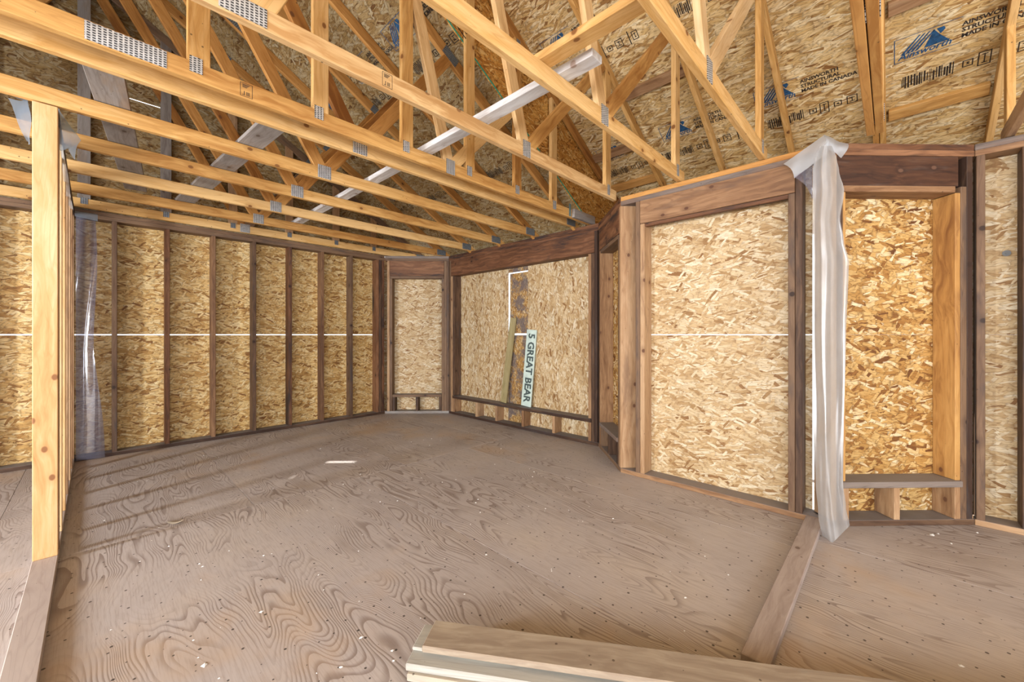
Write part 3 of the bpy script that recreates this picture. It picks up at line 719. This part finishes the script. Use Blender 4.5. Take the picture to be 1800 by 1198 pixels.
stamp_row(z_left, 1.80, ((3.10, 'LT'), (3.75, 'LT'), (4.6, 'L'), (2.72, 'T')), 2.02, (3.1, 4.0))
stamp_row(z_left, 2.85, ((4.0, 'L'), (5.0, 'L')), 3.05, (3.28, 4.5, 5.5))

# ------------------------------------------------------------------ loose boards in the roof
zc = TOP + 0.006 + CH
wb = beam('lateral_brace', (1.66, 1.02, zc + 0.0195), (1.66, 5.45, zc + 0.0195), 0.089, ST, M['white_board'], side=(0, 0, 1))
tag(wb, 'long whitewashed brace laid across the tops of the truss chords', 'brace')
o = beam('lateral_brace', (1.51, 0.62, zc + 0.0195), (1.51, 1.27, zc + 0.0195), 0.089, ST, M['pine'], side=(0, 0, 1))
tag(o, 'short pine brace bridging the two trusses above the largest opening', 'brace')
o = beam('loose_plank', (0.0, 2.56, zc + 0.015), (0.26, 5.0, zc + 0.015), 0.15, 0.024, M['grey'], side=(0, 0, 1))
tag(o, 'wide grey plank lying slantwise on the chords above the partition', 'plank')
o = beam('loose_plank', (0.80, 2.56, zc + 0.015), (0.60, 5.35, zc + 0.015), 0.15, 0.024, M['grey'], side=(0, 0, 1))
tag(o, 'dark stained plank on the chords between the whitewashed brace and the slanting grey plank', 'plank')

# ------------------------------------------------------------------ boards leaning in the bay, sign
def lean(name, s_bot, s_top, z0, z1, wid, thk, mat, d_bot=0.075, d_top=0.128):
    a = C.at(s_bot, d_bot, z0); b = C.at(s_top, d_top, z1)
    return beam(name, a, b, wid, thk, mat, side=-C.n)
sg = empty('address_sign', C.at(4.98 - 3.44, 0.085, 0.287))
tag(sg, 'pale mint address sign lettered 5 GREAT BEAR leaning on the bay sill', 'sign')
bot = C.at(4.98 - 3.45, 0.080, 0.290); top_p = C.at(4.98 - 3.385, 0.126, 1.285)
bd = beam('sign_board', bot, top_p, 0.165, 0.02, M['sign_paint'], sg, side=-C.n)
Xs = (top_p - bot).normalized(); Ns = -C.n; Ns = (Ns - Xs * Ns.dot(Xs)).normalized()
me_sign = text_mesh('5 GREAT BEAR', 0.150, 'sign_lettering', bold=0.005)
sw = max(v.co.x for v in me_sign.vertices); shh = max(v.co.y for v in me_sign.vertices)
Xt = -Xs; Yt = Ns.cross(Xt)
c0 = top_p + Xt * 0.05 + Ns * 0.0112 - Yt * (shh / 2)
sc_len = 0.90 / sw
link('lettering', me_sign, M['sign_ink'], basis(Xt, Yt, Ns, c0) @ Matrix.Diagonal((sc_len, 1.0, 1, 1)), bd)
o = lean('leaning_board', 4.98 - 3.86, 4.98 - 3.72, 0.292, 1.45, 0.105, 0.022, M['olive'])
tag(o, 'olive grey board leaning on the bay sill beside the address sign', 'board')

# ------------------------------------------------------------------ floor plate and plank pile
o = beam('floor_plate', (1.66, 0.362, 0.0195), (3.215, 0.362, 0.0195), 0.092, ST, M['floor_plate'], side=(0, 0, 1))
tag(o, 'dusty two by four plate nailed flat to the floor before the hanging plastic', 'board')
pdir = Vector((0.737, -1.109, 0)).normalized(); pn = Vector((-pdir.y, pdir.x, 0))   # pn points away from the camera
base = Vector((0.857, 1.245, 0))
def plank(start, length, across, z, wid, thk, mat, label, swing=0.0, roll=0.0):
    d = Matrix.Rotation(math.radians(swing), 3, 'Z') @ pdir
    p0 = base + pdir * start + pn * across + Vector((0, 0, z + thk / 2))
    o = beam('plank', p0, p0 + d * length, wid, thk, M[mat], side=(0, 0, 1), bev=0.004)
    tag(o, label, 'plank', 'weathered planks piled on the floor'); return o
plank(-0.005, 3.0, -0.150, 0.0, 0.14, 0.024, 'plank_grey', 'lowest grey plank of the floor pile, showing nearest the bottom edge')
plank(-0.035, 3.0, -0.045, 0.0245, 0.14, 0.026, 'plank', 'pink-ended plank second from the bottom of the floor pile', -0.4)
plank(-0.045, 2.9, -0.035, 0.051, 0.14, 0.026, 'plank_grey', 'grey split-edged plank just under the top plank of the floor pile', 0.2)
plank(-0.045, 0.40, 0.012, 0.078, 0.12, 0.013, 'plank_grey', 'short thin grey board poking out left beneath the top plank', 0)
plank(0.0, 3.0, 0.0, 0.0915, 0.135, 0.024, 'plank', 'broad tan top plank of the floor pile')

# ------------------------------------------------------------------ plastic film
def grid_mesh(rows_pts, name):
    me = bpy.data.meshes.new(name); nr = len(rows_pts); nc = len(rows_pts[0])
    vs = [tuple(p) for r in rows_pts for p in r]
    fs = [(i * nc + j, i * nc + j + 1, (i + 1) * nc + j + 1, (i + 1) * nc + j) for i in range(nr - 1) for j in range(nc - 1)]
    me.from_pydata(vs, [], fs)
    for p in me.polygons: p.use_smooth = True
    me.update(); return me
def lerp_tab(tab, y):
    if y <= tab[0][0]: return tab[0][1]
    for (a, b), (c, d) in zip(tab, tab[1:]):
        if y <= c: t = (y - a) / (c - a); t = t * t * (3 - 2 * t); return b + (d - b) * t
    return tab[-1][1]
# sheet hanging over the corner by the alcove
pf = empty('plastic_sheet', cam_point(1455, 930, 2.42)); tag(pf, 'translucent white plastic sheet hanging in folds over the alcove corner', 'plastic sheet')
left_t = [(255, 1441), (275, 1432), (300, 1429), (420, 1428), (600, 1428), (760, 1430), (850, 1434), (900, 1438), (965, 1449)]
right_t = [(255, 1462), (275, 1470), (300, 1475), (335, 1484), (385, 1477), (420, 1483), (460, 1492), (600, 1487), (760, 1483), (850, 1482), (890, 1487), (926, 1494), (965, 1494)]
rowsp = []
NR, NC = 70, 40
for i in range(NR + 1):
    t = i / NR
    row = []
    for j in range(NC + 1):
        q = j / NC
        ybot = 963 - 40 * q ** 1.3
        y = 256 + (ybot - 256) * t
        xl = lerp_tab(left_t, y); xr = lerp_tab(right_t, y)
        x = xl + (xr - xl) * q
        amp = 0.020 + 0.014 * t
        fold = amp * (math.sin(q * 7.5 + 1.3 * math.sin(2.6 * t) + 0.6) + 0.30 * math.sin(q * 15 - 3.1 * t + 2 * math.sin(4 * t)) + 0.08 * math.sin(q * 31 + 9 * t + 2 * math.sin(7 * t)))
        d = 2.43 - 0.03 * math.sin(q * math.pi) + fold * 0.9 - 0.05 * t
        row.append(cam_point(x, y, d) - pf.location * 0)
    rowsp.append(row)
o0 = cam_point(1455, 930, 2.42)
me = grid_mesh([[p - o0 for p in r] for r in rowsp], 'hanging_sheet')
link('hanging_sheet', me, M['film'], Matrix.Translation(o0), pf)
def band(name, quad_px, depth_fn, mat, parent, n=10, m=5, wave=0.006):
    """quad_px: outer edge a->b and inner edge c->d in order of the photo outline; depth per corner by depth_fn"""
    (a, b, c, d) = [cam_point(x, y, depth_fn(x, y)) for x, y in quad_px]
    rws = []
    for i in range(m + 1):
        r = []
        for j in range(n + 1):
            s = j / n; t = i / m
            p = a.lerp(b, s).lerp(c.lerp(d, s), t)
            p = p - Vector((math.cos(YAW), math.sin(YAW), 0)) * (wave * math.sin(s * 7 + t * 4) + 0.018 * math.sin(math.pi * t))
            r.append(p)
        rws.append(r)
    o = rws[0][0]; o = o.copy()
    return link(name, grid_mesh([[p - o for p in r] for r in rws], name), M[mat], Matrix.Translation(o), parent)
def d_wallE(x, y): return 3.195 / (math.cos(YAW) + (x - 900) / 700 * math.sin(YAW))
band('folded_cuff', [(1377, 288), (1449, 237), (1397, 313), (1455, 268)], lambda x, y: min(2.46, d_wallE(x, y)) if x > 1430 else d_wallE(x, y) - 0.02, 'film_fold', pf)
band('folded_cuff', [(1446, 237), (1490, 253), (1449, 258), (1480, 277)], lambda x, y: 2.46, 'film_fold', pf)
band('torn_flap', [(1396, 311), (1436, 285), (1428, 348), (1436, 350)], lambda x, y: min(2.47, d_wallE(x, y) - 0.02), 'film_clear', pf)

# sheet stapled to the long stud wall behind the partition
pw = empty('plastic_sheet', (-0.02, 5.6, 0.0)); tag(pw, 'clear bluish plastic strip hanging against the long stud wall by the partition', 'plastic sheet')
o0 = Vector((-0.02, 5.6, 0.0)); rws = []
for i in range(41):
    t = i / 40; z = 2.36 - 2.35 * t; r = []
    wl, wr = -0.125, 0.005 + 0.0 * t + (0.06 * max(0, t - 0.55) / 0.45) + 0.012 * math.sin(t * 9)
    for j in range(15):
        q = j / 14
        yy = 5.650 - 0.018 * math.sin(q * 5 + t * 4) - 0.008 * math.sin(q * 3 + t * 9) - 0.05 * max(0, t - 0.8)
        r.append(Vector((wl + (wr - wl) * q, yy, z)) - o0)
    rws.append(r)
link('hanging_strip', grid_mesh(rws, 'hanging_strip'), M['film_clear'], Matrix.Translation(o0), pw)
rws = [[Vector((-0.13 + 0.15 * q, 5.63 - 0.05 * t, 2.40 - 0.02 * q * t - 0.06 * t * t)) - o0 for q in [k / 8 for k in range(9)]] for t in [k / 5 for k in range(6)]]
link('folded_top', grid_mesh(rws, 'folded_top'), M['film_blue'], Matrix.Translation(o0), pw)

# crumpled film over the top of the post
pp = empty('plastic_sheet', (-0.18, 3.28, TOP)); tag(pp, 'crumpled bluish plastic film draped over the top of the knotty post', 'plastic sheet')
def flap(name, px_rows, mat):
    rws = []
    for r in px_rows:
        pts = [cam_point(x, y, d) for x, y, d in r]
        fine = []
        for a, b in zip(pts, pts[1:]):
            for k in range(4): fine.append(a.lerp(b, k / 4))
        fine.append(pts[-1]); rws.append(fine)
    dense = []
    for a, b in zip(rws, rws[1:]):
        for k in range(4): dense.append([p.lerp(q, k / 4) for p, q in zip(a, b)])
    dense.append(rws[-1])
    f = Vector((math.cos(YAW), math.sin(YAW), 0))
    dense = [[p + f * 0.008 * math.sin(i * 0.5 + j * 0.6) for j, p in enumerate(r)] for i, r in enumerate(dense)]
    o = dense[0][0].copy()
    link(name, grid_mesh([[p - o for p in r] for r in dense], name), M[mat], Matrix.Translation(o), pp)
flap('left_flap', [[(14, 172, 2.25), (34, 176, 2.2), (52, 178, 2.15)], [(20, 190, 2.25), (36, 195, 2.2), (52, 198, 2.15)], [(34, 218, 2.22), (44, 222, 2.2), (52, 225, 2.17)], [(48, 248, 2.2), (50, 252, 2.2), (53, 256, 2.18)]], 'film_blue')
flap('top_flap', [[(25, 171, 2.3), (45, 166, 2.3), (82, 176, 2.3), (97, 181, 2.3)], [(40, 176, 2.14), (53, 178, 2.12), (80, 179, 2.12), (96, 181, 2.13)]], 'film_blue')
flap('right_flap', [[(98, 182, 2.2), (101, 186, 2.25), (104, 190, 2.3)], [(99, 212, 2.2), (113, 215, 2.25), (126, 226, 2.3)], [(101, 232, 2.2), (119, 240, 2.27), (141, 246, 2.32)], [(104, 262, 2.22), (120, 258, 2.27), (138, 258, 2.32)], [(104, 264, 2.22), (122, 262, 2.27), (131, 281, 2.32)]], 'film_blue')
flap('hanging_ribbon', [[(104, 255, 2.3), (108, 255, 2.3), (113, 256, 2.3)], [(108, 300, 2.5), (113, 300, 2.5), (117, 300, 2.5)], [(116, 340, 2.9), (119, 340, 2.9), (122, 340, 2.9)], [(124, 366, 3.2), (127, 368, 3.2), (131, 371, 3.2)]], 'film')

# ------------------------------------------------------------------ small things
# plug on the right wall
bm = bmesh.new(); bmesh.ops.create_cone(bm, cap_ends=True, segments=16, radius1=0.019, radius2=0.015, depth=0.02)
bmesh.ops.create_cone(bm, cap_ends=True, segments=8, radius1=0.006, radius2=0.005, depth=0.03)
me = bpy.data.meshes.new('wall_plug'); bm.to_mesh(me); bm.free()
pz = Gw.at(0.145, DP - 0.011, 1.74)
o = link('wall_plug', me, M['plug'], basis(Vector((0, 1, 0)), Vector((0, 0, 1)), Vector((1, 0, 0)), pz)); tag(o, 'small round dark plug on the strand board at the right edge', 'plug')
# curled wood chip
bm = bmesh.new(); n = 10; top = []; 
for i in range(n):
    t = i / (n - 1); w = 0.014 * math.sin(math.pi * min(1, t * 0.9 + 0.08)) + 0.002
    x = -0.05 + 0.1 * t; z = 0.003 + 0.016 * (2 * t - 1) ** 2 * (1 if t > 0.5 else 0.3)
    top.append((bm.verts.new((x, -w, z)), bm.verts.new((x, 0, z + 0.004)), bm.verts.new((x, w, z))))
for a, b in zip(top, top[1:]):
    bm.faces.new((a[0], b[0], b[1], a[1])); bm.faces.new((a[1], b[1], b[2], a[2]))
me = bpy.data.meshes.new('wood_chip'); bm.to_mesh(me); bm.free()
o = link('wood_chip', me, M['plank'], Matrix.Translation((0.36, 3.36, 0.001)) @ Matrix.Rotation(-0.8, 4, 'Z')); tag(o, 'curled pale wood chip alone on the floor before the partition', 'wood chip')
md = o.modifiers.new('thick', 'SOLIDIFY'); md.thickness = 0.002
# scattered white flecks
random.seed(11)
bm = bmesh.new()
def fleck(x, y, s):
    n = random.randint(3, 5); a0 = random.random() * 6.3; c = bm.verts.new((x, y, 0.0015 + s * 0.35))
    ring = [bm.verts.new((x + s * random.uniform(0.6, 1.3) * math.cos(a0 + 6.283 * k / n), y + s * random.uniform(0.4, 1.2) * math.sin(a0 + 6.283 * k / n), 0.0005)) for k in range(n)]
    for k in range(n): bm.faces.new((c, ring[k], ring[(k + 1) % n]))
for _ in range(170):
    x, y = random.uniform(0.0, 3.1), random.uniform(0.5, 5.4)
    if x - y > 1.3 and x > 2.6: continue
    fleck(x, y, random.choice((0.003, 0.004, 0.005, 0.008)))
for px, py, s in ((1640, 940, 0.016), (1650, 938, 0.009), (1718, 936, 0.01), (1672, 955, 0.008), (360, 1168, 0.014), (460, 1075, 0.012), (692, 1161, 0.008), (690, 1143, 0.009), (635, 1120, 0.012), (600, 1172, 0.008), (1690, 1170, 0.01), (560, 1010, 0.006), (1280, 1010, 0.006)):
    d = 700 * 1.22 / (py - 588); p = cam_point(px, py, d); fleck(p.x, p.y, s)
me = bpy.data.meshes.new('floor_debris'); bm.to_mesh(me); bm.free()
o = link('floor_debris', me, M['white_chip'], Matrix.Identity(4)); tag(o, 'scattered tiny white flecks and crumbs over the plywood floor', 'debris', kind='stuff')
